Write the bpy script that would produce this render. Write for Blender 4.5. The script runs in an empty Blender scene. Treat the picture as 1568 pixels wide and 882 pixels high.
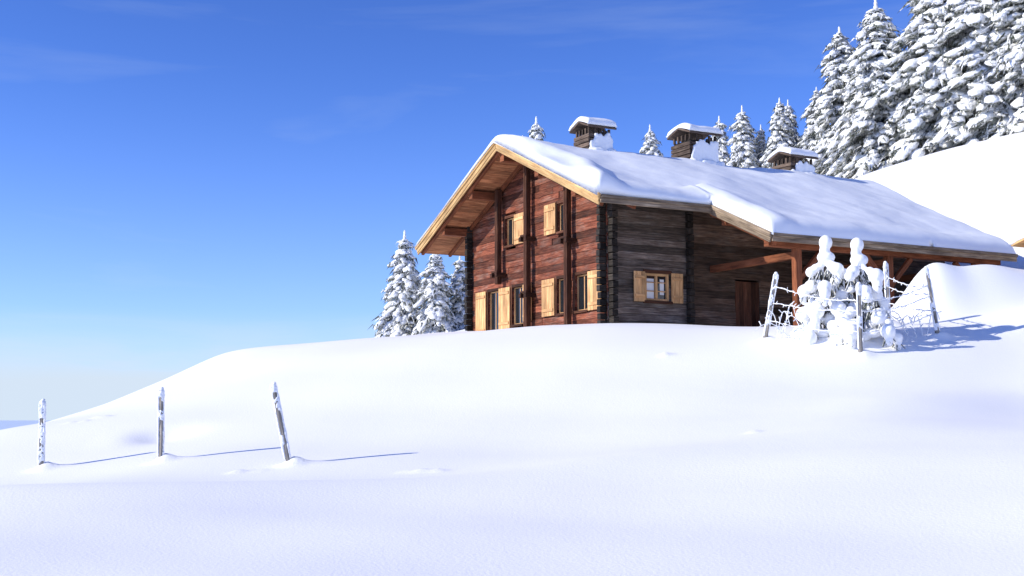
import bpy, bmesh, math, random
import numpy as np
from mathutils import Vector, Matrix, noise
random.seed(7); np.random.seed(7)
scene=bpy.context.scene
R=random.uniform

# ------------------------------------------------------------------ materials
def newmat(name):
    m=bpy.data.materials.new(name); m.use_nodes=True
    nt=m.node_tree; b=nt.nodes['Principled BSDF']
    return m,nt,b
def N(nt,t,**k):
    n=nt.nodes.new(t)
    for a,v in k.items(): setattr(n,a,v)
    return n
def ramp(nt,stops):
    r=N(nt,'ShaderNodeValToRGB'); e=r.color_ramp.elements
    while len(e)>2: e.remove(e[-1])
    e[0].position,e[0].color=stops[0][0],(*stops[0][1],1)
    e[1].position,e[1].color=stops[1][0],(*stops[1][1],1)
    for p,c in stops[2:]:
        x=e.new(p); x.color=(*c,1)
    return r

def snow_mat(name,col=(.95,.95,.945),bump=.25,grain=60,lump=3.0,lumps=.35):
    m,nt,b=newmat(name); L=nt.links.new
    tc=N(nt,'ShaderNodeTexCoord')
    n1=N(nt,'ShaderNodeTexNoise'); n1.inputs['Scale'].default_value=grain; n1.inputs['Detail'].default_value=4
    n2=N(nt,'ShaderNodeTexNoise'); n2.inputs['Scale'].default_value=lump; n2.inputs['Detail'].default_value=5
    L(tc.outputs['Object'],n1.inputs['Vector']); L(tc.outputs['Object'],n2.inputs['Vector'])
    b1=N(nt,'ShaderNodeBump'); b1.inputs['Strength'].default_value=bump; b1.inputs['Distance'].default_value=.02
    b2=N(nt,'ShaderNodeBump'); b2.inputs['Strength'].default_value=lumps; b2.inputs['Distance'].default_value=.05
    L(n1.outputs['Fac'],b1.inputs['Height']); L(n2.outputs['Fac'],b2.inputs['Height']); L(b2.outputs['Normal'],b1.inputs['Normal'])
    L(b1.outputs['Normal'],b.inputs['Normal'])
    b.inputs['Base Color'].default_value=(*col,1); b.inputs['Roughness'].default_value=.6
    b.inputs['Specular IOR Level'].default_value=.25
    return m
M_snow=snow_mat('snow')
M_roofsnow=snow_mat('roof_snow',(.9,.915,.94),.2,40,2.0)
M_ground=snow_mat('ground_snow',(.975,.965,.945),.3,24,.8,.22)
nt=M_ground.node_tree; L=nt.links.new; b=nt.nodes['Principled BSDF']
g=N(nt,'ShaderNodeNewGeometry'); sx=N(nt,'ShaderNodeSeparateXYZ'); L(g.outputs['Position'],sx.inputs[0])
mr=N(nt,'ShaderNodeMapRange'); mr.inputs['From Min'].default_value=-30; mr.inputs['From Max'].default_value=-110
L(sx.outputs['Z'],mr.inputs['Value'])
mx=N(nt,'ShaderNodeMixRGB'); mx.inputs[1].default_value=(.975,.965,.945,1); mx.inputs[2].default_value=(.66,.76,.88,1)  # bluish distance haze painted into the snow colour of the deep valley
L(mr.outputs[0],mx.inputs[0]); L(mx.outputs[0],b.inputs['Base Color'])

def wood(name,dark,mid,light,su=1.2,sv=16,rough=.8,bumps=.5,tonevar=.55,weather=None,wmax=.75):
    m,nt,b=newmat(name); L=nt.links.new
    uv=N(nt,'ShaderNodeUVMap'); uv.uv_map='UVMap'
    mp=N(nt,'ShaderNodeMapping'); mp.inputs['Scale'].default_value=(su,sv,1); L(uv.outputs[0],mp.inputs[0])
    n=N(nt,'ShaderNodeTexNoise'); n.inputs['Scale'].default_value=1.6; n.inputs['Detail'].default_value=7; n.inputs['Roughness'].default_value=.65
    n.inputs['Distortion'].default_value=.4
    L(mp.outputs[0],n.inputs['Vector'])
    r=ramp(nt,[(.32,dark),(.72,light),(.5,mid)]); L(n.outputs['Fac'],r.inputs[0])
    n2=N(nt,'ShaderNodeTexNoise'); n2.inputs['Scale'].default_value=1.1; n2.inputs['Detail'].default_value=4
    L(uv.outputs[0],n2.inputs['Vector'])
    at=N(nt,'ShaderNodeAttribute'); at.attribute_name='tone'
    ma=N(nt,'ShaderNodeMapRange'); ma.inputs['To Min'].default_value=1-tonevar; ma.inputs['To Max'].default_value=1+tonevar
    L(at.outputs['Fac'],ma.inputs['Value'])
    mb=N(nt,'ShaderNodeMapRange'); mb.inputs['From Min'].default_value=.3; mb.inputs['From Max'].default_value=.7
    mb.inputs['To Min'].default_value=.65; mb.inputs['To Max'].default_value=1.3
    L(n2.outputs['Fac'],mb.inputs['Value'])
    mm=N(nt,'ShaderNodeMath',operation='MULTIPLY'); L(ma.outputs[0],mm.inputs[0]); L(mb.outputs[0],mm.inputs[1])
    src=r.outputs[0]
    if weather:
        n4=N(nt,'ShaderNodeTexNoise'); n4.inputs['Scale'].default_value=.9; n4.inputs['Detail'].default_value=6; n4.inputs['Roughness'].default_value=.7
        mp4=N(nt,'ShaderNodeMapping'); mp4.inputs['Scale'].default_value=(1,3,1); mp4.inputs['Location'].default_value=(7,3,0); L(uv.outputs[0],mp4.inputs[0]); L(mp4.outputs[0],n4.inputs['Vector'])
        w=N(nt,'ShaderNodeMapRange'); w.inputs['From Min'].default_value=.5; w.inputs['From Max'].default_value=.68; w.inputs['To Max'].default_value=wmax; L(n4.outputs['Fac'],w.inputs['Value'])
        r4=ramp(nt,[(.3,tuple(c*.35 for c in weather)),(.7,weather)]); L(n.outputs['Fac'],r4.inputs[0])
        mw=N(nt,'ShaderNodeMixRGB'); L(w.outputs[0],mw.inputs[0]); L(src,mw.inputs[1]); L(r4.outputs[0],mw.inputs[2]); src=mw.outputs[0]
    vm=N(nt,'ShaderNodeVectorMath',operation='SCALE'); L(src,vm.inputs[0]); L(mm.outputs[0],vm.inputs['Scale'])
    L(vm.outputs[0],b.inputs['Base Color'])
    bp=N(nt,'ShaderNodeBump'); bp.inputs['Strength'].default_value=bumps; bp.inputs['Distance'].default_value=.02
    L(n.outputs['Fac'],bp.inputs['Height']); L(bp.outputs[0],b.inputs['Normal'])
    b.inputs['Roughness'].default_value=rough; b.inputs['Specular IOR Level'].default_value=.2
    return m
M_log=wood('log_gable_brown',(.03,.011,.008),(.15,.042,.022),(.29,.11,.06),weather=(.27,.19,.15),wmax=.6)
M_grey=wood('log_weathered_grey',(.035,.028,.024),(.12,.09,.07),(.25,.2,.16),weather=(.28,.25,.22))
M_side2=wood('log_side_brown',(.035,.022,.016),(.12,.075,.05),(.24,.16,.11),weather=(.2,.17,.14))
M_dark=wood('log_end_black',(.008,.007,.006),(.025,.02,.016),(.07,.055,.045))
M_post=wood('post_brown',(.025,.011,.007),(.08,.03,.016),(.17,.075,.04))
M_chim=wood('chimney_boards',(.03,.022,.018),(.1,.068,.05),(.2,.15,.11),1.2,12)
M_pine=wood('fresh_pine',(.42,.21,.09),(.62,.35,.155),(.74,.46,.23),1.0,9,tonevar=.14)
M_barge=wood('bargeboard_pine',(.34,.19,.08),(.54,.34,.15),(.68,.47,.23),.8,14,tonevar=.2)
M_soffit=wood('soffit_red',(.17,.06,.028),(.36,.15,.07),(.52,.25,.12),1.0,10,tonevar=.3)
M_beam=wood('beam_red',(.1,.03,.014),(.2,.065,.028),(.3,.11,.05),1.0,10,tonevar=.3)
M_fasc=wood('fascia_grey',(.06,.045,.032),(.17,.125,.085),(.32,.25,.17),.8,14)
M_fence=wood('fence_wood',(.14,.12,.1),(.3,.27,.23),(.45,.42,.38),2,20)
M_door=wood('door_wood',(.05,.02,.012),(.1,.04,.022),(.15,.07,.04))
M_glass,nt,b=newmat('window_glass'); b.inputs['Base Color'].default_value=(.015,.018,.022,1); b.inputs['Roughness'].default_value=.06; b.inputs['Specular IOR Level'].default_value=.6
M_curt,nt,b=newmat('curtain'); b.inputs['Base Color'].default_value=(.8,.8,.78,1)
M_frost=snow_mat('hoar_frost',(.93,.935,.94),.6,50,12)

def tree_mat(name,dark,frost,lo,hi):
    m,nt,b=newmat(name); L=nt.links.new
    g=N(nt,'ShaderNodeNewGeometry'); s=N(nt,'ShaderNodeSeparateXYZ'); L(g.outputs['Normal'],s.inputs[0])
    tc=N(nt,'ShaderNodeTexCoord')
    n=N(nt,'ShaderNodeTexNoise'); n.inputs['Scale'].default_value=3.5; n.inputs['Detail'].default_value=6; n.inputs['Roughness'].default_value=.75
    L(tc.outputs['Object'],n.inputs['Vector'])
    a=N(nt,'ShaderNodeMath',operation='MULTIPLY_ADD'); L(n.outputs['Fac'],a.inputs[0]); a.inputs[1].default_value=3.2; a.inputs[2].default_value=-1.6
    c=N(nt,'ShaderNodeMath',operation='ADD'); L(a.outputs[0],c.inputs[0]); L(s.outputs['Z'],c.inputs[1])
    r=N(nt,'ShaderNodeMapRange'); r.inputs['From Min'].default_value=lo; r.inputs['From Max'].default_value=hi; L(c.outputs[0],r.inputs['Value'])
    n3=N(nt,'ShaderNodeTexNoise'); n3.inputs['Scale'].default_value=14; L(tc.outputs['Object'],n3.inputs['Vector'])
    rr=ramp(nt,[(.4,dark),(.65,frost)]); L(n3.outputs['Fac'],rr.inputs[0])
    mx=N(nt,'ShaderNodeMixRGB'); mx.inputs[2].default_value=(.94,.94,.93,1); L(r.outputs[0],mx.inputs[0]); L(rr.outputs[0],mx.inputs[1])
    L(mx.outputs[0],b.inputs['Base Color'])
    bp=N(nt,'ShaderNodeBump'); bp.inputs['Strength'].default_value=.9; bp.inputs['Distance'].default_value=.1; L(n3.outputs['Fac'],bp.inputs['Height']); L(bp.outputs[0],b.inputs['Normal'])
    b.inputs['Roughness'].default_value=.8; b.inputs['Specular IOR Level'].default_value=.1
    return m
M_tree=tree_mat('snowy_needles',(.07,.08,.055),(.42,.43,.4),-.95,-.2)
M_needle=tree_mat('dark_needles',(.04,.05,.032),(.28,.29,.26),0.0,.7)
M_bark,nt,b=newmat('bark'); b.inputs['Base Color'].default_value=(.06,.045,.035,1); b.inputs['Roughness'].default_value=.9

# ------------------------------------------------------------------ terrain
CP=[(-20,0,-2.6),(0,0,-1.75),(20,0,-.8),(-25,-15,-3.2),(0,-15,-2.3),(25,-15,-1.2),
(0,13,-1.6),(-5.3,13,-1.6),(5.3,12.5,-1.5),(-7.4,18,-1.22),(-1,19,-1.05),(4,20,-.62),(8,20,-.3),
(-9.3,25,-1.02),(-6.7,24,-.86),(-3.95,22.5,-.86),(0,22,-.69),(0,28,.58),(5,26,.42),(10.66,26,.3),
(-12.3,30,-.32),(-11.4,32,-.02),(-10.4,34,.58),(-9.1,36,1.4),(-8.7,38,1.95),(-7.8,39,2.0),(-4.7,40,2.33),(-3,40,2.62),
(-20,34,-3),(-20,45,-2.5),(-14,42,-1.1),(-12,48,.7),(-8,50,2.0),(-4,48,2.6),
(-.9,36,2.5),(.9,34.5,2.54),(2.6,34,2.57),(4.7,34,2.57),(6.6,33.5,2.45),
(2.77,36,2.6),(-1.4,43.8,2.85),(6,38,2.6),(10,40,2.8),(4,43,3.0),
(6.05,30,1.8),(8.2,29,1.62),(10.1,29.8,1.9),(11.9,29,1.5),(12.5,34,2.7),(9.3,33.5,2.5),
(14,47,5.6),(20,50,8.5),(17,60,11.5),(24.6,60,13.8),(20,75,13.5),(30,75,15.5),(10,75,9.5),(10,60,7),(0,60,4.2),(0,80,6.2),(-8,80,4.9),
(-4,80,5.4),(-14,80,2),(35,40,13),(35,20,6),(40,0,3),(18,44,6.6),(25,48,11),(20,35,5),(-40,0,-8),(-40,40,-12),(-40,80,-12),
(0,120,8),(30,120,20),(-40,120,-14),(60,60,25),(60,0,8)]
P=np.array(CP,float)
def U(r2):
    return np.where(r2>1e-9,.5*r2*np.log(np.maximum(r2,1e-9)),0)
n=len(P); K=U(((P[:,None,:2]-P[None,:,:2])**2).sum(-1))+np.eye(n)*.1
Q=np.c_[np.ones(n),P[:,:2]]
A=np.block([[K,Q],[Q.T,np.zeros((3,3))]])
W=np.linalg.solve(A,np.r_[P[:,2],0,0,0])
BUMPS=[]
def bump(x,y,h,sx,sy,rot=0): BUMPS.append((x,y,h,sx,sy,math.radians(rot)))
bump(12.75,34.2,1.3,1.15,.8,10); bump(11.3,33.8,.95,.6,.65); bump(15.0,34.8,.65,1.2,.9); bump(14.6,31.6,.7,1.9,.8,12)
bump(3.6,29.5,.08,.05,.05); bump(3.68,29.52,.05,.1,.05)
for k in range(5): bump(4.35+R(-.15,.15),22.5+R(-.05,.05),R(.02,.05),R(.03,.07),.04)
for k in range(9): bump(-1.5+R(-.4,.3),21.1+R(-.12,.12),R(.01,.035),R(.04,.12),.05,R(-20,20))
for k in range(5): bump(-6.3+R(-.2,.2),19.5+R(-.05,.05),R(.02,.05),R(.04,.09),.05)
for k in range(6): bump(-4.6+R(-.4,.3),22.1+R(-.1,.1),R(.01,.04),R(.04,.1),.05)
for k in range(6): bump(-9.9+R(-.5,.5),29.6+R(-.2,.2),R(.02,.07),R(.04,.1),.06)
bump(-7.6,27.2,-.16,.5,.4); bump(-8.2,27.1,.06,.4,.4)
bump(-7.5,18.3,.18,3.8,.6,5); bump(-2,19.3,.1,3,.6,10); bump(4.5,21.5,.12,3.5,.6,18); bump(9.5,25.5,.22,3,.8,22)
def smooth(a,b_,x):
    t=np.clip((x-a)/(b_-a),0,1); return t*t*(3-2*t)
def tz(x,y):
    x=np.atleast_1d(np.asarray(x,float)); y=np.atleast_1d(np.asarray(y,float))
    z=np.zeros_like(x)
    r=np.hypot(x-5,y-45); w=1-smooth(90,240,r)
    m=w>0
    xm,ym=x[m],y[m]
    out=np.zeros(len(xm))
    for i in range(0,len(xm),20000):
        xs=xm[i:i+20000]; ys=ym[i:i+20000]
        out[i:i+20000]=U((xs[:,None]-P[None,:,0])**2+(ys[:,None]-P[None,:,1])**2)@W[:n]+W[n]+W[n+1]*xs+W[n+2]*ys
    out+=.035*np.sin(xm*.55+1.3*np.sin(ym*.3))*np.sin(ym*.7+.8)+.02*np.sin(xm*1.1+ym*.6)*np.sin(ym*1.3-xm*.3)
    for (bx,by,h,sx,sy,a) in BUMPS:
        dx=xm-bx; dy=ym-by; u=dx*math.cos(a)+dy*math.sin(a); v=-dx*math.sin(a)+dy*math.cos(a)
        out+=h*np.exp(-(u/sx)**2/2-(v/sy)**2/2)
    z[m]=out
    return z*w+(1-w)*(-150)
def gz(x,y): return float(tz(x,y)[0])

LP=[(-9.32,25.0,1.2,-.03,0),(-6.68,24.0,1.22,-.03,0),(-3.95,22.5,1.28,-.32,-.05)]
RP=[(6.05,30.0,1.5,.33,0),(7.95,28.5,1.5,0,0),(9.55,31.6,1.45,-.03,0),(10.2,29.8,1.5,-.26,0)]
for p in LP+RP:
    bump(p[0]+.06,p[1],.12,.13,.12); bump(p[0]+.25,p[1]+.03,.05,.25,.1)
bump(7.8,29.6,.2,.8,.5)

def axis(lo,hi,step,f0,f1,gr=1.12):
    a=list(np.arange(lo,hi+1e-6,step)); s=step; x=a[-1]
    while x<f1: s*=gr; x+=s; a.append(x)
    s=step; x=a[0]; pre=[]
    while x>f0: s*=gr; x-=s; pre.append(x)
    return np.array(pre[::-1]+a)
ax=axis(-14,16.5,.1,-60000,60000); ay=axis(10,37,.1,-3000,70000)
X,Y=np.meshgrid(ax,ay); nx,ny=len(ax),len(ay)
Z=tz(X.ravel(),Y.ravel())
co=np.c_[X.ravel(),Y.ravel(),Z]
i=np.arange(nx-1)[None,:]+nx*np.arange(ny-1)[:,None]; i=i.ravel()
F=np.c_[i,i+1,i+1+nx,i+nx]
def fastmesh(name,co,F,mat,smoothf=True):
    me=bpy.data.meshes.new(name)
    me.vertices.add(len(co)); me.vertices.foreach_set('co',np.asarray(co,np.float32).ravel())
    k=F.shape[1]
    me.loops.add(F.size); me.loops.foreach_set('vertex_index',F.astype(np.int32).ravel())
    me.polygons.add(len(F)); me.polygons.foreach_set('loop_start',np.arange(0,F.size,k,dtype=np.int32))
    if not isinstance(mat,(list,tuple)): mat=[mat]
    for m in mat: me.materials.append(m)
    me.update(calc_edges=True); me.validate()
    me.polygons.foreach_set('use_smooth',np.full(len(me.polygons),smoothf))
    return me
def addobj(name,me,parent=None,loc=(0,0,0)):
    o=bpy.data.objects.new(name,me); scene.collection.objects.link(o); o.location=loc
    if parent: o.parent=parent
    return o
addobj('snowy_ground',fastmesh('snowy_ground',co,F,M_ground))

# ------------------------------------------------------------------ box builder
class B:
    def __init__(s): s.v=[];s.f=[];s.uv=[];s.t=[]
    def obox(s,c,ax,h,tone=None,taper=1.0):
        if tone is None: tone=R(0,1)
        L_=max(range(3),key=lambda k:h[k]); o=[k for k in range(3) if k!=L_]
        off=(R(0,50),R(0,50)); base=len(s.v); loc=[]
        for sx in(-1,1):
            for sy in(-1,1):
                for sz in(-1,1):
                    l=(sx*h[0],sy*h[1],sz*h[2]); loc.append(l)
                    s.v.append(tuple(c+ax[0]*l[0]+ax[1]*l[1]+ax[2]*l[2]))
        for q,nax in (((0,1,3,2),0),((4,6,7,5),0),((0,4,5,1),1),((2,3,7,6),1),((0,2,6,4),2),((1,5,7,3),2)):
            s.f.append(tuple(base+k for k in q)); s.t.append(tone)
            for k in q:
                l=loc[k]
                if nax==L_: s.uv.append((l[o[0]]+off[0],l[o[1]]+off[1]))
                else: s.uv.append((l[L_]+off[0],sum(l[a] for a in o)+off[1]))
    def box(s,x0,x1,y0,y1,z0,z1,tone=None):
        s.obox(Vector(((x0+x1)/2,(y0+y1)/2,(z0+z1)/2)),(Vector((1,0,0)),Vector((0,1,0)),Vector((0,0,1))),(abs(x1-x0)/2,abs(y1-y0)/2,abs(z1-z0)/2),tone)
    def beam(s,p0,p1,w,h,tone=None,up=(0,0,1)):
        p0=Vector(p0);p1=Vector(p1);d=(p1-p0);l=d.length;d.normalize()
        sd=d.cross(Vector(up)).normalized(); u=sd.cross(d).normalized()
        s.obox((p0+p1)/2,(d,sd,u),(l/2,w/2,h/2),tone)
    def prism(s,poly,zt,zb,tone=.5):
        base=len(s.v);k=len(poly)
        for (x,y) in poly: s.v.append((x,y,zt(y)))
        for (x,y) in poly: s.v.append((x,y,zb(y)))
        fs=[tuple(base+i for i in range(k)),tuple(base+k+i for i in reversed(range(k)))]
        for i in range(k):
            j=(i+1)%k; fs.append((base+j,base+i,base+k+i,base+k+j))
        for f in fs:
            s.f.append(f); s.t.append(tone)
            for q in f: v=s.v[q]; s.uv.append((v[0],v[1]+v[2]))
    def make(s,name,mat,parent=None,bevel=0,loc=(0,0,0)):
        me=bpy.data.meshes.new(name); me.from_pydata(s.v,[],s.f)
        u=me.uv_layers.new(name='UVMap')
        for k,c in enumerate(s.uv): u.data[k].uv=c
        a=me.attributes.new('tone','FLOAT','FACE')
        a.data.foreach_set('value',s.t)
        me.materials.append(mat); me.update()
        bm=bmesh.new(); bm.from_mesh(me); bmesh.ops.recalc_face_normals(bm,faces=bm.faces); bm.to_mesh(me); bm.free()
        o=addobj(name,me,parent,loc)
        if bevel:
            m=o.modifiers.new('bevel','BEVEL'); m.width=bevel; m.segments=2; m.limit_method='ANGLE'
        return o

# ------------------------------------------------------------------ chalet
H=bpy.data.objects.new('log_chalet',None); scene.collection.objects.link(H)
H.location=(2.77,36,0); H.rotation_euler=(0,0,math.atan2(.4747,.88))
WD=8.89; RC=4.445; SL=.4395; RZ=8.78
rz=lambda y:RZ-SL*abs(y-RC)
V0=-1.3; VN=2.53; VE=15.0; VE2=12.1; EL=-1.67; EL2=-4.25; ER=10.56
TH=.16
GW=[(1.0,1.78,3.2,4.28),(2.08,2.86,3.2,4.28),(5.0,5.78,3.05,4.28),(6.72,7.5,2.3,4.28),(2.12,2.8,5.75,6.63),(5.58,6.26,5.72,6.64)]
SH=[(.2,.96,3.16,4.32),(2.92,3.7,3.16,4.32),(4.38,4.94,3.1,4.3),(5.84,6.62,2.95,4.32),(7.58,8.34,2.8,4.32),(2.84,3.54,5.72,6.68),(4.82,5.54,5.68,6.68)]
SW=(1.3,2.16,3.44,4.26)
RH=.205
gl=B(); ge=B()
z=2.1
while z<8.55:
    zt=z+RH
    lim=(8.62-(z+RH*.5))/SL
    y0=max(0,RC-lim); y1=min(WD,RC+lim)
    if y1-y0<.2: break
    segs=[(y0,y1)]
    for (a,b_,c,d) in GW:
        if zt>c+.02 and z<d-.02:
            ns=[]
            for (p,q) in segs:
                if b_<=p or a>=q: ns.append((p,q)); continue
                if a-p>.05: ns.append((p,a))
                if q-b_>.05: ns.append((b_,q))
            segs=ns
    t=R(0,1)
    for (p,q) in segs:
        if q-p>4 and random.random()<.6:
            c=R(p+1,q-1); parts=[(p,c-.004),(c+.004,q)]
        else: parts=[(p,q)]
        for (pp,qq) in parts:
            j=R(-.022,.012); gl.box(j,.2,pp,qq,z+.001,zt-.001,min(1,max(0,t+R(-.25,.25))))
    if z<6.75:
        for yy in (-.29,WD+.01):
            ge.box(R(-.01,.02),.2,yy+R(0,.05) if yy<0 else yy,yy+.28 if yy<0 else yy+.28-R(0,.05),z+.012,zt-.012)
    z=zt
gl.make('gable_log_wall',M_log,H,.016)
sl=B(); sl2=B(); z=2.0
while z<6.9:
    zt=z+RH
    for yw,sgn in ((0,1),(WD,-1)):
        for (xa,xb,dep) in ((.0,2.9,0),(2.92,VE-1.2,.06)):
            segs=[(xa,xb)]
            if yw==0 and xa==0 and zt>SW[2]+.02 and z<SW[3]-.02: segs=[(0.,SW[0]),(SW[1],2.9)]
            if yw==0 and xa>0 and z<4.2: segs=[(xa,4.7),(5.65,xb)]
            bb0=sl if xa==0 else sl2
            for (p,q) in segs:
                j=R(-.02,.012)+dep
                if sgn==1: bb0.box(p+.0,q,yw+j,yw+.2,z+.001,zt-.001)
                else: bb0.box(p+.0,q,yw-.2,yw-j,z+.001,zt-.001)
    ge.box(-.28+R(0,.05),-.03,.012,.19,z+.012,zt-.012); ge.box(-.28+R(0,.05),-.03,WD-.19,WD-.012,z+.012,zt-.012)
    ge.box(2.78,2.96,-.24+R(0,.05),-.025,z+.012,zt-.012)
    z=zt
sl.make('side_log_wall',M_grey,H,.016); sl2.make('side_log_wall_rear',M_side2,H,.016)
ge.make('corner_log_ends',M_dark,H,.014)
bw=B(); bw.box(VE-1.4,VE-1.2,0.21,WD-.21,2,6.8); bw.make('back_wall',M_grey,H)
ib=B(); ib.box(1.0,1.05,.3,WD-.3,2,7); ib.make('inner_partition',M_dark,H)

fr=B(); gs=B(); cu=B(); shb=B(); sbt=B(); cas=B()
def gwin(y0,y1,z0,z1):
    f=.04; x0,x1=.06,.12
    fr.box(x0,x1,y0,y0+f,z0,z1); fr.box(x0,x1,y1-f,y1,z0,z1)
    fr.box(x0,x1,y0+f,y1-f,z1-f,z1); fr.box(x0,x1,y0+f,y1-f,z0,z0+f)
    ym=(y0+y1)/2; fr.box(x0+.01,x1-.01,ym-.02,ym+.02,z0+f,z1-f)
    gs.box(.09,.096,y0+f,y1-f,z0+f,z1-f)
    cas.box(-.045,-.024,y0-.07,y0,z0-.07,z1+.09); cas.box(-.045,-.024,y1,y1+.07,z0-.07,z1+.09)
    cas.box(-.05,-.024,y0,y1,z1,z1+.09); cas.box(-.09,-.024,y0,y1,z0-.07,z0)
for w in GW: gwin(*w)
for (y0,y1,z0,z1) in SH:
    k=5; w=(y1-y0)/k
    for q in range(k): shb.box(-.095,-.062,y0+q*w+.003,y0+(q+1)*w-.003,z0,z1)
    for zz in (z0+.18,z1-.18): sbt.box(-.125,-.096,y0+.05,y1-.05,zz-.045,zz+.045)
x0,x1,z0,z1=SW; f=.07
fr.box(x0,x0+f,.0,.1,z0,z1); fr.box(x1-f,x1,.0,.1,z0,z1); fr.box(x0+f,x1-f,.0,.1,z1-f,z1); fr.box(x0+f,x1-f,.0,.1,z0,z0+f)
xm=(x0+x1)/2; fr.box(xm-.035,xm+.035,.01,.09,z0+f,z1-f)
for k in (.36,.68): 
    zz=z0+(z1-z0)*k; fr.box(x0+f,xm-.035,.02,.08,zz-.012,zz+.012); fr.box(xm+.035,x1-f,.02,.08,zz-.012,zz+.012)
gs.box(xm+.0,x1-f,.075,.08,z0+f,z1-f)
cu.box(x0+f,xm-.05,.082,.09,z0+f,z1-.15); cu.box(xm+.15,x1-f-.06,.066,.07,z0+.2,z1-.16)
gs.box(x0+f,xm,.092,.097,z0+f,z1-f)
cas.box(x0-.08,x1+.08,-.05,-.024,z1,z1+.1); cas.box(x0-.08,x1+.08,-.1,-.024,z0-.08,z0)
for (a,b_) in ((.86,1.26),(2.2,2.62)):
    k=3; w=(b_-a)/k
    for q in range(k): shb.box(a+q*w+.003,a+(q+1)*w-.003,-.095,-.062,z0-.04,z1+.03)
    for zz in (z0+.14,z1-.14): sbt.box(a+.04,b_-.04,-.125,-.096,zz-.04,zz+.04)
fr.make('window_frames',M_pine,H,.004); gs.make('window_panes',M_glass,H); cu.make('window_curtains',M_curt,H)
shb.make('shutters',M_pine,H,.004); sbt.make('shutter_battens',M_pine,H,.004); cas.make('window_casings',M_post,H,.005)
dr=B(); 
for q in range(6): dr.box(4.72+q*.155,4.72+(q+1)*.155-.006,.08,.13,2.2,4.2)
dr.make('side_door',M_door,H,.004)

rs=B()
zt_=lambda y:rz(y); zb_=lambda y:rz(y)-TH
rs.prism([(V0,RC),(V0,EL),(VN,EL),(VN,RC)],zt_,zb_)
rs.prism([(VN+.001,RC),(VN+.001,EL2),(VE2,EL2),(VE,RC)],zt_,zb_)
rs.prism([(V0,RC+.001),(VE,RC+.001),(VE,ER),(V0,ER)],zt_,zb_)
rs.make('roof_deck',M_soffit,H)
so=B()
nrm=math.hypot(1,SL)
def slopepts(y): return rz(y)-TH-.02
w=.17
y=RC+.08
while y<ER-.1:
    ya,yb=y,min(y+w,ER)
    so.beam((V0+.02,(ya+yb)/2,slopepts((ya+yb)/2)),(-.02,(ya+yb)/2,slopepts((ya+yb)/2)),(yb-ya)*nrm-.008,.022,None,(0,SL,1)); y+=w
y=RC-.08
while y>EL+.1:
    ya,yb=y-w,y
    so.beam((V0+.02,(ya+yb)/2,slopepts((ya+yb)/2)),(-.02,(ya+yb)/2,slopepts((ya+yb)/2)),(yb-ya)*nrm-.008,.022,None,(0,-SL,1)); y-=w
y=EL-.1
while y>EL2+.1:
    so.beam((VN+.02,y,slopepts(y)),(VE2-.1,y,slopepts(y)),w*nrm-.008,.022,None,(0,-SL,1)); y-=w
y=-.05
while y>EL+.1:
    so.beam((.01,y,slopepts(y)),(VE2-.1,y,slopepts(y)),w*nrm-.008,.022,None,(0,-SL,1)); y-=w
so.make('soffit_boards',M_soffit,H,.003)
bb=B(); bf=B()
def barge(x,y0,y1,dz0,h,t,bld,tone):
    bld.beam((x,y0,rz(y0)+dz0),(x,y1,rz(y1)+dz0),t,h,tone)
barge(V0-.03,RC+.0,ER+.02,-.06,.24,.05,bb,.35); barge(V0-.03,RC-.0,EL-.02,-.06,.24,.05,bb,.35)
barge(V0-.08,RC+.0,ER+.06,.02,.13,.045,bb,.95); barge(V0-.08,RC-.0,EL-.06,.02,.13,.045,bb,.95)
barge(V0-.012,RC+.0,ER-.02,-.22,.1,.04,bb,.1); barge(V0-.012,RC-.0,EL+.02,-.22,.1,.04,bb,.1)
barge(VN-.03,EL+.7,EL2-.02,-.12,.22,.05,bf,.7)
barge(VN-.08,EL-.05,EL2-.06,.0,.12,.045,bf,.95)
bb.make('bargeboards',M_barge,H,.006)
bf.beam((V0-.0,EL-.03,rz(EL)-.1),(VN,EL-.03,rz(EL)-.1),.05,.2); bf.beam((V0-.0,EL-.08,rz(EL)-.02),(VN-.1,EL-.08,rz(EL)-.02),.045,.09)
bf.beam((VN,EL2-.03,rz(EL2)-.1),(VE2,EL2-.03,rz(EL2)-.1),.05,.2); bf.beam((VN,EL2-.08,rz(EL2)-.02),(VE2,EL2-.08,rz(EL2)-.02),.045,.09)
bf.beam((V0,ER+.03,rz(ER)-.08),(VE,ER+.03,rz(ER)-.08),.05,.18)
bf.make('eave_fascia',M_fasc,H,.006)
pu=B()
for y in (.05,2.2,6.68,8.84):
    zc=rz(y)-TH-.2
    pu.beam((V0+.18,y,zc),(.15,y,zc),.24,.26,.5)
pu.beam((V0+.18,RC,RZ-TH-.3),(.15,RC,RZ-TH-.3),.26,.3,.5)
for xx in (V0+.13,-.09):
    for (ya,yb) in ((RC,ER-.1),(RC,EL+.1)):
        pu.beam((xx,ya,rz(ya)-TH-.09),(xx,yb,rz(yb)-TH-.09),.1,.13,.3)
PU=-3.85
pz=rz(PU)-TH-.18
pu.beam((VN+.15,PU,pz),(VE2-.3,PU,pz),.2,.24,.6)
for v in (3.75,7.2,10.8):
    pu.box(v-.1,v+.1,PU-.1,PU+.1,1.8,pz-.12,.7)
    pu.beam((v+.1,PU,pz-.95),(v+.9,PU,pz-.13),.12,.14,.6)
    if v>4: pu.beam((v-.1,PU,pz-.95),(v-.9,PU,pz-.13),.12,.14,.6)
    pu.beam((v,PU+.1,4.5),(v,-.02,4.5),.16,.2,.3)
pu.beam((VN+.3,EL2+.2,rz(EL2+.2)-TH-.12),(VN+.3,EL+.4,rz(EL+.4)-TH-.12),.12,.16,.9)
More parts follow.
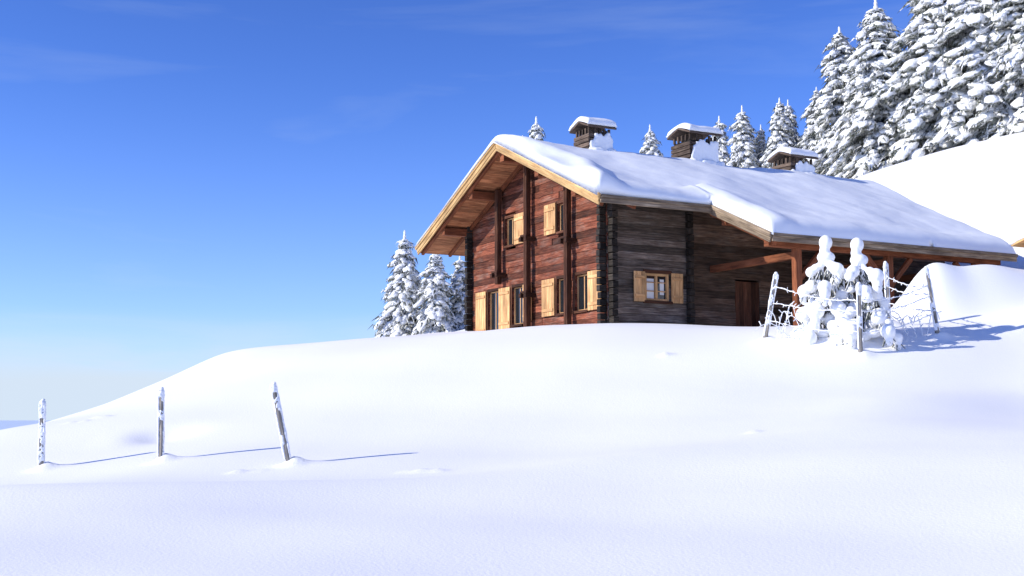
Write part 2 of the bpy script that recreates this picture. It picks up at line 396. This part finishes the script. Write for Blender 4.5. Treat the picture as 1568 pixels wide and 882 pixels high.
pu.beam((VN+.15,-2.0,rz(-2.0)-TH-.17),(VE2-.3,-2.0,rz(-2.0)-TH-.17),.18,.2,.6)
pu.make('roof_purlins_and_porch_frame',M_beam,H,.01)
cp=B()
for (y,zb,ztop) in ((1.9,2.2,None),(4.42,2.2,None),(6.42,4.45,None)):
    zt2=rz(y)-TH-.1
    cp.box(-.3,-.13,y-.1,y-.01,zb,zt2,.3); cp.box(-.3,-.13,y+.01,y+.1,zb,zt2,.5)
    for zz in ((5.35,) if y<3 else (3.9,5.72) if y<5 else (4.75,)):
        cp.box(-.4,-.03,y-.24,y-.101,zz-.07,zz+.07,.1); cp.box(-.4,-.03,y+.101,y+.24,zz-.07,zz+.07,.1)
        cp.box(-.37,-.301,y-.2,y+.2,zz+.071,zz+.14,.2)
cp.make('wall_clamp_posts',M_post,H,.012)

def roofsnow(name,lo_y,hi_y,T):
    st=.08
    xs=np.arange(V0-.14,VE+.1,st); ys=np.arange(lo_y,hi_y+1e-6,st)
    def sd(x,y):
        if y>=EL-.1: d=x-(V0-.14)
        else: d=x-(VN-.12)
        if y>RC: xe=VE
        else: xe=VE2+(VE-VE2)*(y-EL2)/(RC-EL2)
        d=min(d,xe-x,ER+.1-y)
        if x<VN-.12: d=min(d,y-(EL-.1))
        else: d=min(d,y-(EL2-.1))
        return d
    vt=[];vb=[];ok=[]
    for yy in ys:
        for xx in xs:
            d=sd(xx,yy)
            n1=noise.noise(Vector((xx*.9,yy*.9,3)))*.05+noise.noise(Vector((xx*.35,yy*.35,9)))*.12+noise.noise(Vector((xx*2.6,yy*2.6,5)))*.012
            fx=-.75+.45*math.sin(yy*1.1+.5)
            base=T+n1
            if yy<RC:
                k=min(1,(RC-yy)/1.5)
                base+=.26*k*math.exp(-((xx-fx)/.5)**2)
                base+=.1*math.exp(-((yy-(EL if xx<VN else EL2)-.5)/.6)**2)
            if yy<EL+1: base+=.2*math.exp(-((xx-VN-.45)/.5)**2)
            e=max(0,min(1,d/.24)); prof=math.sqrt(max(0,1-(1-e)**2))
            nr=SL*(math.sqrt((yy-RC)**2+.05)-abs(yy-RC))
            t=base*prof
            z0=RZ-SL*abs(yy-RC)
            wob=.04*noise.noise(Vector((xx*2.3,yy*2.3,1)))+.02*noise.noise(Vector((xx*7,yy*7,1)))
            vt.append((xx,yy,z0-nr*.6+t+.012)); vb.append((xx,yy,z0+.011)); ok.append(d>=-.03+wob)
    nx=len(xs); off=len(vt); F=[]
    cell=set()
    for j in range(len(ys)-1):
        for i in range(nx-1):
            a=j*nx+i
            if ok[a] and ok[a+1] and ok[a+nx] and ok[a+nx+1]: cell.add((i,j))
    for (i,j) in cell:
        a=j*nx+i
        F.append((a,a+1,a+nx+1,a+nx)); F.append((off+a,off+a+nx,off+a+nx+1,off+a+1))
        if (i-1,j) not in cell: F.append((a,a+nx,off+a+nx,off+a))
        if (i+1,j) not in cell: F.append((a+1,off+a+1,off+a+nx+1,a+nx+1))
        if (i,j-1) not in cell: F.append((a,off+a,off+a+1,a+1))
        if (i,j+1) not in cell: F.append((a+nx,a+nx+1,off+a+nx+1,off+a+nx))
    V=vt+vb
    used=sorted({q for f in F for q in f}); mp={q:k for k,q in enumerate(used)}
    me=bpy.data.meshes.new(name); me.from_pydata([V[q] for q in used],[],[tuple(mp[q] for q in f) for f in F])
    me.materials.append(M_roofsnow); me.polygons.foreach_set('use_smooth',[True]*len(me.polygons)); me.update()
    return addobj(name,me,H)
roofsnow('roof_snow',EL2-.1,ER+.1,.25)

def blobmesh(name,blobs,voxel,mat,parent=None,loc=(0,0,0),smooth_it=6):
    bm=bmesh.new()
    for (c,r,s) in blobs:
        m=Matrix.Translation(c)@Matrix.Diagonal((r*s[0],r*s[1],r*s[2],1))
        bmesh.ops.create_icosphere(bm,subdivisions=2,radius=1,matrix=m)
    me=bpy.data.meshes.new(name); bm.to_mesh(me); bm.free(); me.materials.append(mat)
    o=addobj(name,me,parent,loc)
    rm=o.modifiers.new('remesh','REMESH'); rm.mode='VOXEL'; rm.voxel_size=voxel; rm.use_smooth_shade=True
    sm=o.modifiers.new('smooth','SMOOTH'); sm.iterations=smooth_it; sm.factor=.5
    return o
def chimney(v,u,ztop,bw_,bl):
    zc=ztop-.5
    s_=B(); z0=8.2
    b_=B(); b_.box(v-bl/2+.03,v+bl/2-.03,u-bw_/2+.03,u+bw_/2-.03,z0,zc-.16,.2)
    b_.make('chimney_stack',M_dark,H,.01)
    for q in range(5):
        yy=u-bw_/2+.06+q*(bw_-.12)/4
        s_.box(v-bl/2,v-bl/2+.07,yy-.04,yy+.04,zc-.16,zc+.06); s_.box(v+bl/2-.07,v+bl/2,yy-.04,yy+.04,zc-.16,zc+.06)
    for q in range(1,4):
        xx=v-bl/2+.04+q*(bl-.08)/4
        s_.box(xx-.04,xx+.04,u-bw_/2,u-bw_/2+.07,zc-.16,zc+.05)
    zz=8.75
    while zz+.14<zc-.1:
        o_=R(0,.02)
        s_.box(v-bl/2-.04-o_,v-bl/2+.029,u-bw_/2-.03,u+bw_/2+.03,zz,zz+.125)
        s_.box(v-bl/2+.03,v+bl/2,u-bw_/2-.03-o_,u-bw_/2+.029,zz+.01,zz+.115)
        zz+=.15
    hw=bw_/2+.15; rise=.24
    for sg in (-1,1):
        cx=Vector((v,u+sg*hw/2,zc+.06+rise/2)); d=Vector((0,sg*hw,-rise)).normalized()
        s_.obox(cx,(Vector((1,0,0)),d,Vector((1,0,0)).cross(d)),(bl/2+.14,math.hypot(hw,rise)/2+.01,.03),.6)
    s_.make('chimney_boarding_and_cap',M_chim,H,.005)
    V=[];nx_,ny_=24,24
    for j in range(ny_+1):
        for i in range(nx_+1):
            a=i/nx_*2-1; c=j/ny_*2-1
            x=v+a*(bl/2+.17); y=u+c*(hw+.03)
            e=min(1-abs(a),1-abs(c)); p=math.sqrt(max(0,1-(1-min(1,e/.28))**2))
            top=zc+.06+rise*(1-math.sqrt(c*c+.03))+.1
            V.append((x,y,top+.17*p*(1+.35*noise.noise(Vector((x*2,y*2,v))))-.02))
    F=[(j*(nx_+1)+i,j*(nx_+1)+i+1,(j+1)*(nx_+1)+i+1,(j+1)*(nx_+1)+i) for j in range(ny_) for i in range(nx_)]
    me=bpy.data.meshes.new('cap_snow'); me.from_pydata(V,[],F); me.materials.append(M_snow)
    me.polygons.foreach_set('use_smooth',[True]*len(F))
    o=addobj('cap_snow',me,H); so_=o.modifiers.new('s','SOLIDIFY'); so_.thickness=.07; so_.offset=-1
    bl_=[]
    nxx=int(bl/.09)
    for q in range(nxx+1):
        xx=v-bl/2+.08+q*(bl-.1)/nxx
        top_=zc-.12-R(0,.18)-(.25 if q<2 else 0)
        zz=8.7
        while zz<top_:
            bl_.append((Vector((xx+R(-.02,.02),u-bw_/2-.03,zz)),R(.06,.085),(1.2,.8,1.2))); zz+=.08
    for q in range(22):
        bl_.append((Vector((v+R(-bl/2,bl/2+.1),u-bw_/2-R(-.05,.2),8.75+R(0,.18))),R(.1,.17),(1.2,1,.8)))
    blobmesh('chimney_snow',bl_,.035,M_snow,H,smooth_it=5)
chimney(2.64,4.95,10.13,.9,.85)
chimney(6.9,4.95,10.36,1.05,1.15)
chimney(11.4,4.95,9.98,1.0,1.05)

# ------------------------------------------------------------------ trees
def icoarr(sub):
    bm=bmesh.new(); bmesh.ops.create_icosphere(bm,subdivisions=sub,radius=1)
    v=np.array([tuple(x.co) for x in bm.verts]); f=np.array([[x.index for x in q.verts] for q in bm.faces]); bm.free(); return v,f
IV,IF=icoarr(2)
def spruce(name,Ht,Rad,seed,sparse=1.0):
    rng=np.random.RandomState(seed)
    VV=[];FF=[];MI=[];cnt=0
    def add(v,f,mi):
        nonlocal cnt
        VV.append(v);FF.append(f+cnt);MI.append(np.full(len(f),mi));cnt+=len(v)
    k=8; v=[];f=[]
    for lv in range(9):
        t=lv/8
        for a in range(k): 
            r=.16*Ht/10*(1-t)+.015; v.append((r*math.cos(a*2*math.pi/k)+.05*math.sin(lv),r*math.sin(a*2*math.pi/k),t*Ht*.99-.3))
    for lv in range(8):
        for a in range(k):
            p=lv*k+a;q=lv*k+(a+1)%k; f.append((p,q,q+k)); f.append((p,q+k,p+k))
    add(np.array(v),np.array(f),2)
    z=.05*Ht
    lump=rng.uniform(.65,1.25,8); lz=rng.uniform(0,6,4)
    while z<Ht*.985:
        t=z/Ht
        L0=Rad*((1-t)**.75)*(1.0 if t>.12 else .9)*(1+.13*math.sin(z*2.1+lz[0])+.08*math.sin(z*4.3+lz[1]))+.06
        nb=int(max(4,(4.5+L0*2.3)*sparse)); a0=rng.uniform(0,6.3)
        for bq in range(nb):
            ang=a0+bq*2*math.pi/nb+rng.uniform(-.35,.35)
            sec=lump[int(((ang+z*.5)%6.283)/6.284*8)]
            Lb=L0*rng.uniform(.55,1.15)*(.55+.45*sec)
            droop=rng.uniform(.45,.95)*(1-.5*t)
            zz=z+rng.uniform(-.14,.14)
            ca,sa=math.cos(ang),math.sin(ang)
            ns=max(2,int(Lb/.28)+1)
            for s in range(ns):
                tt=(s+.9)/(ns)*.98+rng.uniform(-.05,.05)
                r=tt*Lb; dz=-droop*Lb*tt**1.6+ .14*Lb*math.sin(tt*3)
                c=np.array([ca*r,sa*r,zz+dz])
                wv=(.165+.165*math.sin(min(1,tt)*2.5))*rng.uniform(.6,1.25)*(.5+.5*min(1,L0/1.2))
                lat=rng.uniform(-.7,.7)*wv*1.8
                c=c+np.array([-sa*lat,ca*lat,0])
                v=IV*(1+rng.uniform(-.22,.22,(len(IV),1)))
                v=v*np.array([wv*1.3,wv*.85,wv*.52])
                th=-math.atan(droop*1.7*tt)
                x=v[:,0]*math.cos(th)+v[:,2]*math.sin(th)*-1; zc=v[:,0]*math.sin(th)+v[:,2]*math.cos(th)
                v=np.c_[x*ca-v[:,1]*sa,x*sa+v[:,1]*ca,zc]+c
                add(v,IF,0)
                m=7; pts=[];fc=[]
                for q in range(m):
                    o=c+rng.uniform(-1,1,3)*np.array([wv*1.2,wv*1.2,wv*.2])-np.array([0,0,wv*.15])
                    d=np.array([ca*.6+rng.uniform(-.7,.7),sa*.6+rng.uniform(-.7,.7),-rng.uniform(.5,1.6)])*wv*1.2
                    sd=np.cross(d,rng.uniform(-1,1,3)); sd=sd/(np.linalg.norm(sd)+1e-6)*wv*.2
                    b0=len(pts); pts+= [o-sd,o+sd,o+d]; fc.append((b0,b0+1,b0+2))
                add(np.array(pts),np.array(fc),1)
        z+=(.24+.28*(1-t))*rng.uniform(.85,1.15)
    for q in range(3):
        v=IV*np.array([.11-.025*q,.11-.025*q,.2])+np.array([0,0,Ht-.25+q*.22]); add(v,IF,0)
    me=fastmesh(name,np.vstack(VV),np.vstack(FF),[M_tree,M_needle,M_bark],True)
    me.polygons.foreach_set('material_index',np.concatenate(MI).astype(np.int32)); me.update()
    return me
SPR=[spruce('spruce_a',10,2.5,1),spruce('spruce_b',10,2.3,2),spruce('spruce_c',10,2.8,3,1.05),spruce('spruce_d',10,2.0,4),spruce('spruce_e',10,2.6,5,.9)]
SMALL=[spruce('spruce_s1',6.5,1.75,11),spruce('spruce_s2',6,1.75,12)]
def tree(x,y,top,v,wid=1.0,small=False):
    z=gz(x,y)-.3; h=top-z
    me=(SMALL if small else SPR)[v]
    H0=(6.5 if v==0 else 6) if small else 10
    o=bpy.data.objects.new('snowy_spruce_tree',me); scene.collection.objects.link(o)
    o.location=(x,y,z); s=h/H0; o.scale=(s*wid,s*wid,s); o.rotation_euler=(R(-.03,.03),R(-.03,.03),R(0,6.28))
tree(-6.75,78,11.4,0,1.05,True); tree(-4.6,76,10.1,1,1.15,True); tree(-3.1,77,9.9,0,1.15,True); tree(-2.2,79,10.2,1,1.1,True)
T=[(1.6,85,20.3,1,.9),(.8,86,19.2,3,.9),(9.75,85,19.9,1,.9),(13.9,82,19.8,3,1.0),(15.15,80,20.0,4,1.0),(16.4,81,19.0,3,.95),(17.0,78,20.0,1,1.05),
(18.0,80,20.4,4,.9),(18.75,76,20.2,0,1.0),(20.2,74,23.4,1,1.25),(20.9,69,23.5,2,1.2),(22.4,77,23.8,3,1.3),(23.0,74,22.6,0,1.05),
(23.5,67,25.8,2,1.3),(25.2,65,26.4,0,1.3),(26.9,67,25.5,4,1.25),(27.3,63,26.8,2,1.25),(25.5,72,26.5,1,1.3),(29,70,27.5,0,1.3),(19.4,78,19.0,1,1.0),(30,64,27.6,4,1.3),(25.2,63.5,18.5,2,1.4)]
for t in T: tree(t[0],t[1],t[2],t[3],t[4])

# ------------------------------------------------------------------ fences
def post_mesh(b,x,y,h,dx,dy,r,bl,fl):
    z0=gz(x,y)-.25
    p0=Vector((x,y,z0)); p1=Vector((x+dx,y+dy,gz(x,y)+h))
    b.append((p0,p1,r))
    d=p1-p0
    n_=int(h/.03)
    for q in range(n_):
        t=.17+.83*q/n_
        c=p0+d*t
        w1=.75+.35*noise.noise(Vector((t*9,x,0))); w2=.7+.5*noise.noise(Vector((t*8,x,5)))
        bl.append((c+Vector((-r*.95,R(-.035,-.02),0)),r*w1*.75,(.75,1,1.6)))
        bl.append((c+Vector((r*.95,R(-.03,-.01),0)),r*w2*.7,(.75,1,1.6)))
        bl.append((c+Vector((0,r*.9,0)),r*w1*.8,(1.2,.8,1.5)))
        if noise.noise(Vector((t*7,x,9)))>.05: bl.append((c+Vector((R(-.4,.4)*r,-r*.95,0)),r*R(.3,.5),(1,.6,1.7)))
    for q in range(5): bl.append((p1+Vector((R(-.01,.01),R(-.01,.01),-.09+q*.03)),r*(1.25-q*.1),(1,1,.9)))
def build_fence(name,posts,r,fl):
    root=bpy.data.objects.new(name,None); scene.collection.objects.link(root)
    b=[];bl=[]
    for p in posts: post_mesh(b,*p,r,bl,fl)
    bb_=B()
    for (p0,p1,r_) in b:
        k=9; d=(p1-p0); base=len(bb_.v); L_=10
        ph=R(0,6)
        for l in range(L_+1):
            t=l/L_; c=p0+d*t+Vector((.006*math.sin(t*7+ph),.006*math.cos(t*5+ph),0))
            for a in range(k):
                rr=r_*(1.12-.15*t)*(1+.12*math.sin(a*2.3+ph)+.05*math.sin(l*1.7+a))
                bb_.v.append(tuple(c+Vector((rr*math.cos(a*2*math.pi/k),rr*math.sin(a*2*math.pi/k),0))))
        for l in range(L_):
            for a in range(k):
                q=(base+l*k+a,base+l*k+(a+1)%k,base+(l+1)*k+(a+1)%k,base+(l+1)*k+a)
                bb_.f.append(q); bb_.t.append(.5)
                for (lu,au) in ((l,a),(l,a+1),(l+1,a+1),(l+1,a)): bb_.uv.append((lu*.13+ph,au*.05))
        q=tuple(base+L_*k+a for a in range(k)); bb_.f.append(q); bb_.t.append(.5)
        for a in range(k): bb_.uv.append((a*.05,0))
    bb_.make('posts',M_fence,root)
    for pi in range(len(posts)):
        pass
    blobmesh('frost_on_posts',bl,.014,M_frost,root,smooth_it=2)
    return root
fA=build_fence('wooden_fence',LP,.052,.9)
fB=build_fence('wooden_fence',RP,.052,.9)

def curve_obj(name,lines,rad,mat,parent):
    cu=bpy.data.curves.new(name,'CURVE'); cu.dimensions='3D'; cu.bevel_depth=rad; cu.bevel_resolution=1
    for pts in lines:
        s=cu.splines.new('POLY'); s.points.add(len(pts)-1)
        for k,p in enumerate(pts): s.points[k].co=(*p,1); s.points[k].radius=R(.6,1.3)
    cu.materials.append(mat)
    return addobj(name,cu,parent)
def wires(posts,hts,sag):
    lines=[];tw=[]
    for i in range(len(posts)-1):
        a=posts[i];b_=posts[i+1]
        for h in hts:
            pa=Vector((a[0]+a[3]*h/a[2],a[1],gz(a[0],a[1])+h+R(-.08,.08))); pb=Vector((b_[0]+b_[3]*h/b_[2],b_[1],gz(b_[0],b_[1])+h+R(-.08,.08)))
            n_=30; pts=[]
            sg=sag*R(.5,1.5)
            for k in range(n_+1):
                t=k/n_; p=pa.lerp(pb,t); p.z-=sg*4*t*(1-t); p+=Vector((R(-.012,.012),R(-.012,.012),R(-.012,.012))); pts.append(p)
            lines.append(pts)
            for k in range(2,n_,3):
                for q in range(2):
                    d=Vector((R(-1,1),R(-.5,.5),R(-1,1)))*.07; tw.append([pts[k],pts[k]+d])
    return lines,tw
l1,t1=wires([RP[0],RP[1],RP[3]],[.45,.85,1.2],.1); l2,t2=wires([RP[2],RP[3]],[.5,.85,1.15],.1)
def bramble(cx,cy,n_,sp,hmax):
    out=[]
    for q in range(n_):
        x=cx+R(-sp,sp); y=cy+R(-.3,.3); z=gz(x,y); a=R(0,6.28); ln=R(.4,1.0); hh=R(.4,hmax)
        pts=[]
        for k in range(13):
            t=k/12
            pts.append(Vector((x+math.cos(a)*ln*t,y+math.sin(a)*ln*t*.4,z+hh*math.sin(t*2.5)+R(-.01,.01))))
        out.append(pts)
        for k in range(2,12,2):
            out.append([pts[k],pts[k]+Vector((R(-1,1),R(-.5,.5),R(-.6,1)))*.12])
    return out
br1=bramble(6.5,29.7,5,.25,.9)+bramble(9.7,29.9,5,.35,.7)
curve_obj('barbed_wire',l1+l2,.013,M_frost,fB); curve_obj('wire_barbs',t1+t2,.009,M_frost,fB)
curve_obj('frosted_bramble_bush',br1,.011,M_frost,None)
# ------------------------------------------------------------------ snow-laden saplings
def sapling(x,y,h,rad,seed,lean=0):
    random.seed(seed)
    root=bpy.data.objects.new('snow_laden_sapling',None); scene.collection.objects.link(root)
    zg=gz(x,y); root.location=(x,y,zg)
    bl=[]; tw=[]
    bl+=[(Vector((lean,0,h-.16)),.175,(.95,.95,1.1)),(Vector((lean-.03,0,h-.35)),.13,(1,1,1)),(Vector((lean*.8+.02,0,h-.52)),.18,(1.25,1,.9))]
    z=h-.74; lvl=0
    while z>.3:
        t=1-z/h
        Lr=rad*(.34+.85*t**.8); nb=3+int(t*3.2)
        a0=R(0,6.28)
        for q in range(nb):
            a=a0+q*6.283/nb+R(-.35,.35); L_=Lr*R(.65,1.15); dr_=R(.45,.85)
            for s in range(3):
                tt=(.3,.65,1.0)[s]
                if L_*tt<.08: continue
                p=Vector((lean*(1-t)+math.cos(a)*L_*tt,math.sin(a)*L_*tt,z+.06-dr_*L_*tt**1.5))
                rr=(.09,.145,.165)[s]*R(.8,1.25)*(.85+.3*t)
                bl.append((p,rr,(1,1,1.0)))
                if s==2 and random.random()<.75: bl.append((p+Vector((math.cos(a)*.03,math.sin(a)*.03,-rr*1.0)),rr*R(.65,.85),(.8,.8,1.5)))
                for w_ in range(7):
                    tw.append([p+Vector((0,0,-.05)),p+Vector((R(-.15,.15)+math.cos(a)*.03,R(-.15,.15)+math.sin(a)*.03,-R(.22,.36)))])
        z-=R(.38,.46); lvl+=1
    for q in range(9): bl.append((Vector((R(-.5,.5),R(-.35,.3),R(-.05,.08))),R(.15,.24),(1.2,1,.6)))
    blobmesh('snow_load',bl,.022,M_snow,root,smooth_it=9)
    curve_obj('needle_twigs',tw,.014,M_needle,root)
    curve_obj('stem',[[Vector((0,0,-.2)),Vector((lean*.5,0,h*.5)),Vector((lean,0,h-.1))]],.03,M_bark,root)
sapling(7.45,29.8,2.38,.66,21,.1); sapling(8.32,29.5,2.34,.76,25,-.1)
random.seed(5)
# ------------------------------------------------------------------ small shed at right
S=bpy.data.objects.new('wooden_shed',None); scene.collection.objects.link(S); S.location=(15.75,35.4,0); S.rotation_euler=(0,0,math.atan2(.4747,.88))
sb=B()
z=2.8
while z<5.0:
    sb.box(-.7,.7,-.7,-.62+R(-.01,.01),z+.002,z+.198); sb.box(-.72+R(-.01,.01),-.64,-.6,.7,z+.002,z+.198); sb.box(-.7,.7,.62,.7,z+.002,z+.198); sb.box(.64,.72,-.6,.6,z+.002,z+.198); z+=.2
sb.make('plank_walls',M_soffit,S,.008)
sr=B()
for sg in (-1,1):
    d=Vector((0,sg*1,-.3)).normalized(); sr.obox(Vector((0,sg*.5,5.12)),(Vector((1,0,0)),d,Vector((1,0,0)).cross(d)),(.95,.53,.035))
sr.make('shed_roof',M_barge,S,.005)
V=[]; nn=16
for j in range(nn+1):
    for i in range(nn+1):
        a=i/nn*2-1;c=j/nn*2-1; e=min(1-abs(a),1-abs(c)); p=math.sqrt(max(0,1-(1-min(1,e/.35))**2))
        V.append((a*1.0,c*1.05,5.32-.3*math.sqrt(c*c+.06)+.34*p))
F=[(j*(nn+1)+i,j*(nn+1)+i+1,(j+1)*(nn+1)+i+1,(j+1)*(nn+1)+i) for j in range(nn) for i in range(nn)]
me=bpy.data.meshes.new('shed_snow'); me.from_pydata(V,[],F); me.materials.append(M_snow); me.polygons.foreach_set('use_smooth',[True]*len(F))
o=addobj('shed_snow',me,S); q=o.modifiers.new('s','SOLIDIFY'); q.thickness=.08; q.offset=-1

# ------------------------------------------------------------------ sky, sun, camera
EL_S=math.radians(26); sd=Vector((-.968,-.25,0)).normalized()
STR=.13
W_=bpy.data.worlds.new('World'); scene.world=W_; W_.use_nodes=True; nt=W_.node_tree; L=nt.links.new
bg=nt.nodes['Background']; sky=N(nt,'ShaderNodeTexSky'); sky.sky_type='NISHITA'; sky.sun_disc=False
sky.sun_elevation=EL_S; sky.sun_rotation=math.atan2(sd.x,sd.y); sky.altitude=1800; sky.air_density=1.0; sky.dust_density=.3; sky.ozone_density=2.0
hs=N(nt,'ShaderNodeMixRGB',blend_type='MULTIPLY'); hs.inputs[0].default_value=1; hs.inputs[2].default_value=(.92*STR,1.12*STR,1.66*STR,1)
L(sky.outputs[0],hs.inputs[1])
ga=N(nt,'ShaderNodeGamma'); ga.inputs[1].default_value=1.3; L(hs.outputs[0],ga.inputs[0])
vs=N(nt,'ShaderNodeVectorMath',operation='SCALE'); vs.inputs['Scale'].default_value=1/STR; L(ga.outputs[0],vs.inputs[0])
tc=N(nt,'ShaderNodeTexCoord'); mp=N(nt,'ShaderNodeMapping'); mp.inputs['Scale'].default_value=(1.4,1.4,11); mp.inputs['Rotation'].default_value=(0,math.radians(6),0)
L(tc.outputs['Generated'],mp.inputs[0]); no=N(nt,'ShaderNodeTexNoise'); no.inputs['Scale'].default_value=2.0; no.inputs['Detail'].default_value=8; no.inputs['Distortion'].default_value=.5; no.inputs['Roughness'].default_value=.55
L(mp.outputs[0],no.inputs['Vector'])
s=N(nt,'ShaderNodeSeparateXYZ'); L(tc.outputs['Generated'],s.inputs[0])
r1=N(nt,'ShaderNodeMapRange'); r1.inputs['From Min'].default_value=.52; r1.inputs['From Max'].default_value=.8; r1.inputs['To Max'].default_value=.16; L(no.outputs['Fac'],r1.inputs['Value'])
r2=N(nt,'ShaderNodeMapRange'); r2.inputs['From Min'].default_value=.3; r2.inputs['From Max'].default_value=.0; L(s.outputs['Z'],r2.inputs['Value'])
p2=N(nt,'ShaderNodeMath',operation='POWER'); L(r2.outputs[0],p2.inputs[0]); p2.inputs[1].default_value=2.2
h2=N(nt,'ShaderNodeMath',operation='MULTIPLY'); L(p2.outputs[0],h2.inputs[0]); h2.inputs[1].default_value=.45
r4=N(nt,'ShaderNodeMapRange'); r4.inputs['From Min'].default_value=.085; r4.inputs['From Max'].default_value=.02; L(s.outputs['Z'],r4.inputs['Value'])
r3=N(nt,'ShaderNodeMapRange'); r3.inputs['From Min'].default_value=.36; r3.inputs['From Max'].default_value=.58; r3.inputs['To Min'].default_value=.05; r3.inputs['To Max'].default_value=.65; L(no.outputs['Fac'],r3.inputs['Value'])
m1=N(nt,'ShaderNodeMath',operation='MULTIPLY'); L(r4.outputs[0],m1.inputs[0]); L(r3.outputs[0],m1.inputs[1])
ad=N(nt,'ShaderNodeMath',operation='ADD'); L(m1.outputs[0],ad.inputs[0]); L(h2.outputs[0],ad.inputs[1])
mxx=N(nt,'ShaderNodeMath',operation='ADD',use_clamp=True); L(ad.outputs[0],mxx.inputs[0]); L(r1.outputs[0],mxx.inputs[1])
mc=N(nt,'ShaderNodeMixRGB'); mc.inputs[2].default_value=(5.2,6.1,7.2,1); L(mxx.outputs[0],mc.inputs[0]); L(vs.outputs[0],mc.inputs[1])
L(mc.outputs[0],bg.inputs['Color']); bg.inputs['Strength'].default_value=STR
sun=bpy.data.lights.new('sun','SUN'); sun.energy=5; sun.angle=math.radians(.5); sun.color=(1,.95,.83)
so2=bpy.data.objects.new('sun',sun); scene.collection.objects.link(so2)
ld=-(sd*math.cos(EL_S)+Vector((0,0,math.sin(EL_S)))); so2.rotation_euler=ld.to_track_quat('-Z','Y').to_euler()
cam=bpy.data.cameras.new('camera'); cam.sensor_width=36; cam.lens=43.92; cam.clip_start=.1; cam.clip_end=200000
co_=bpy.data.objects.new('camera',cam); scene.collection.objects.link(co_); co_.rotation_euler=(math.radians(90+5.94),0,0)
scene.camera=co_
scene.view_settings.view_transform='Standard'; scene.view_settings.look='None'; scene.view_settings.exposure=0
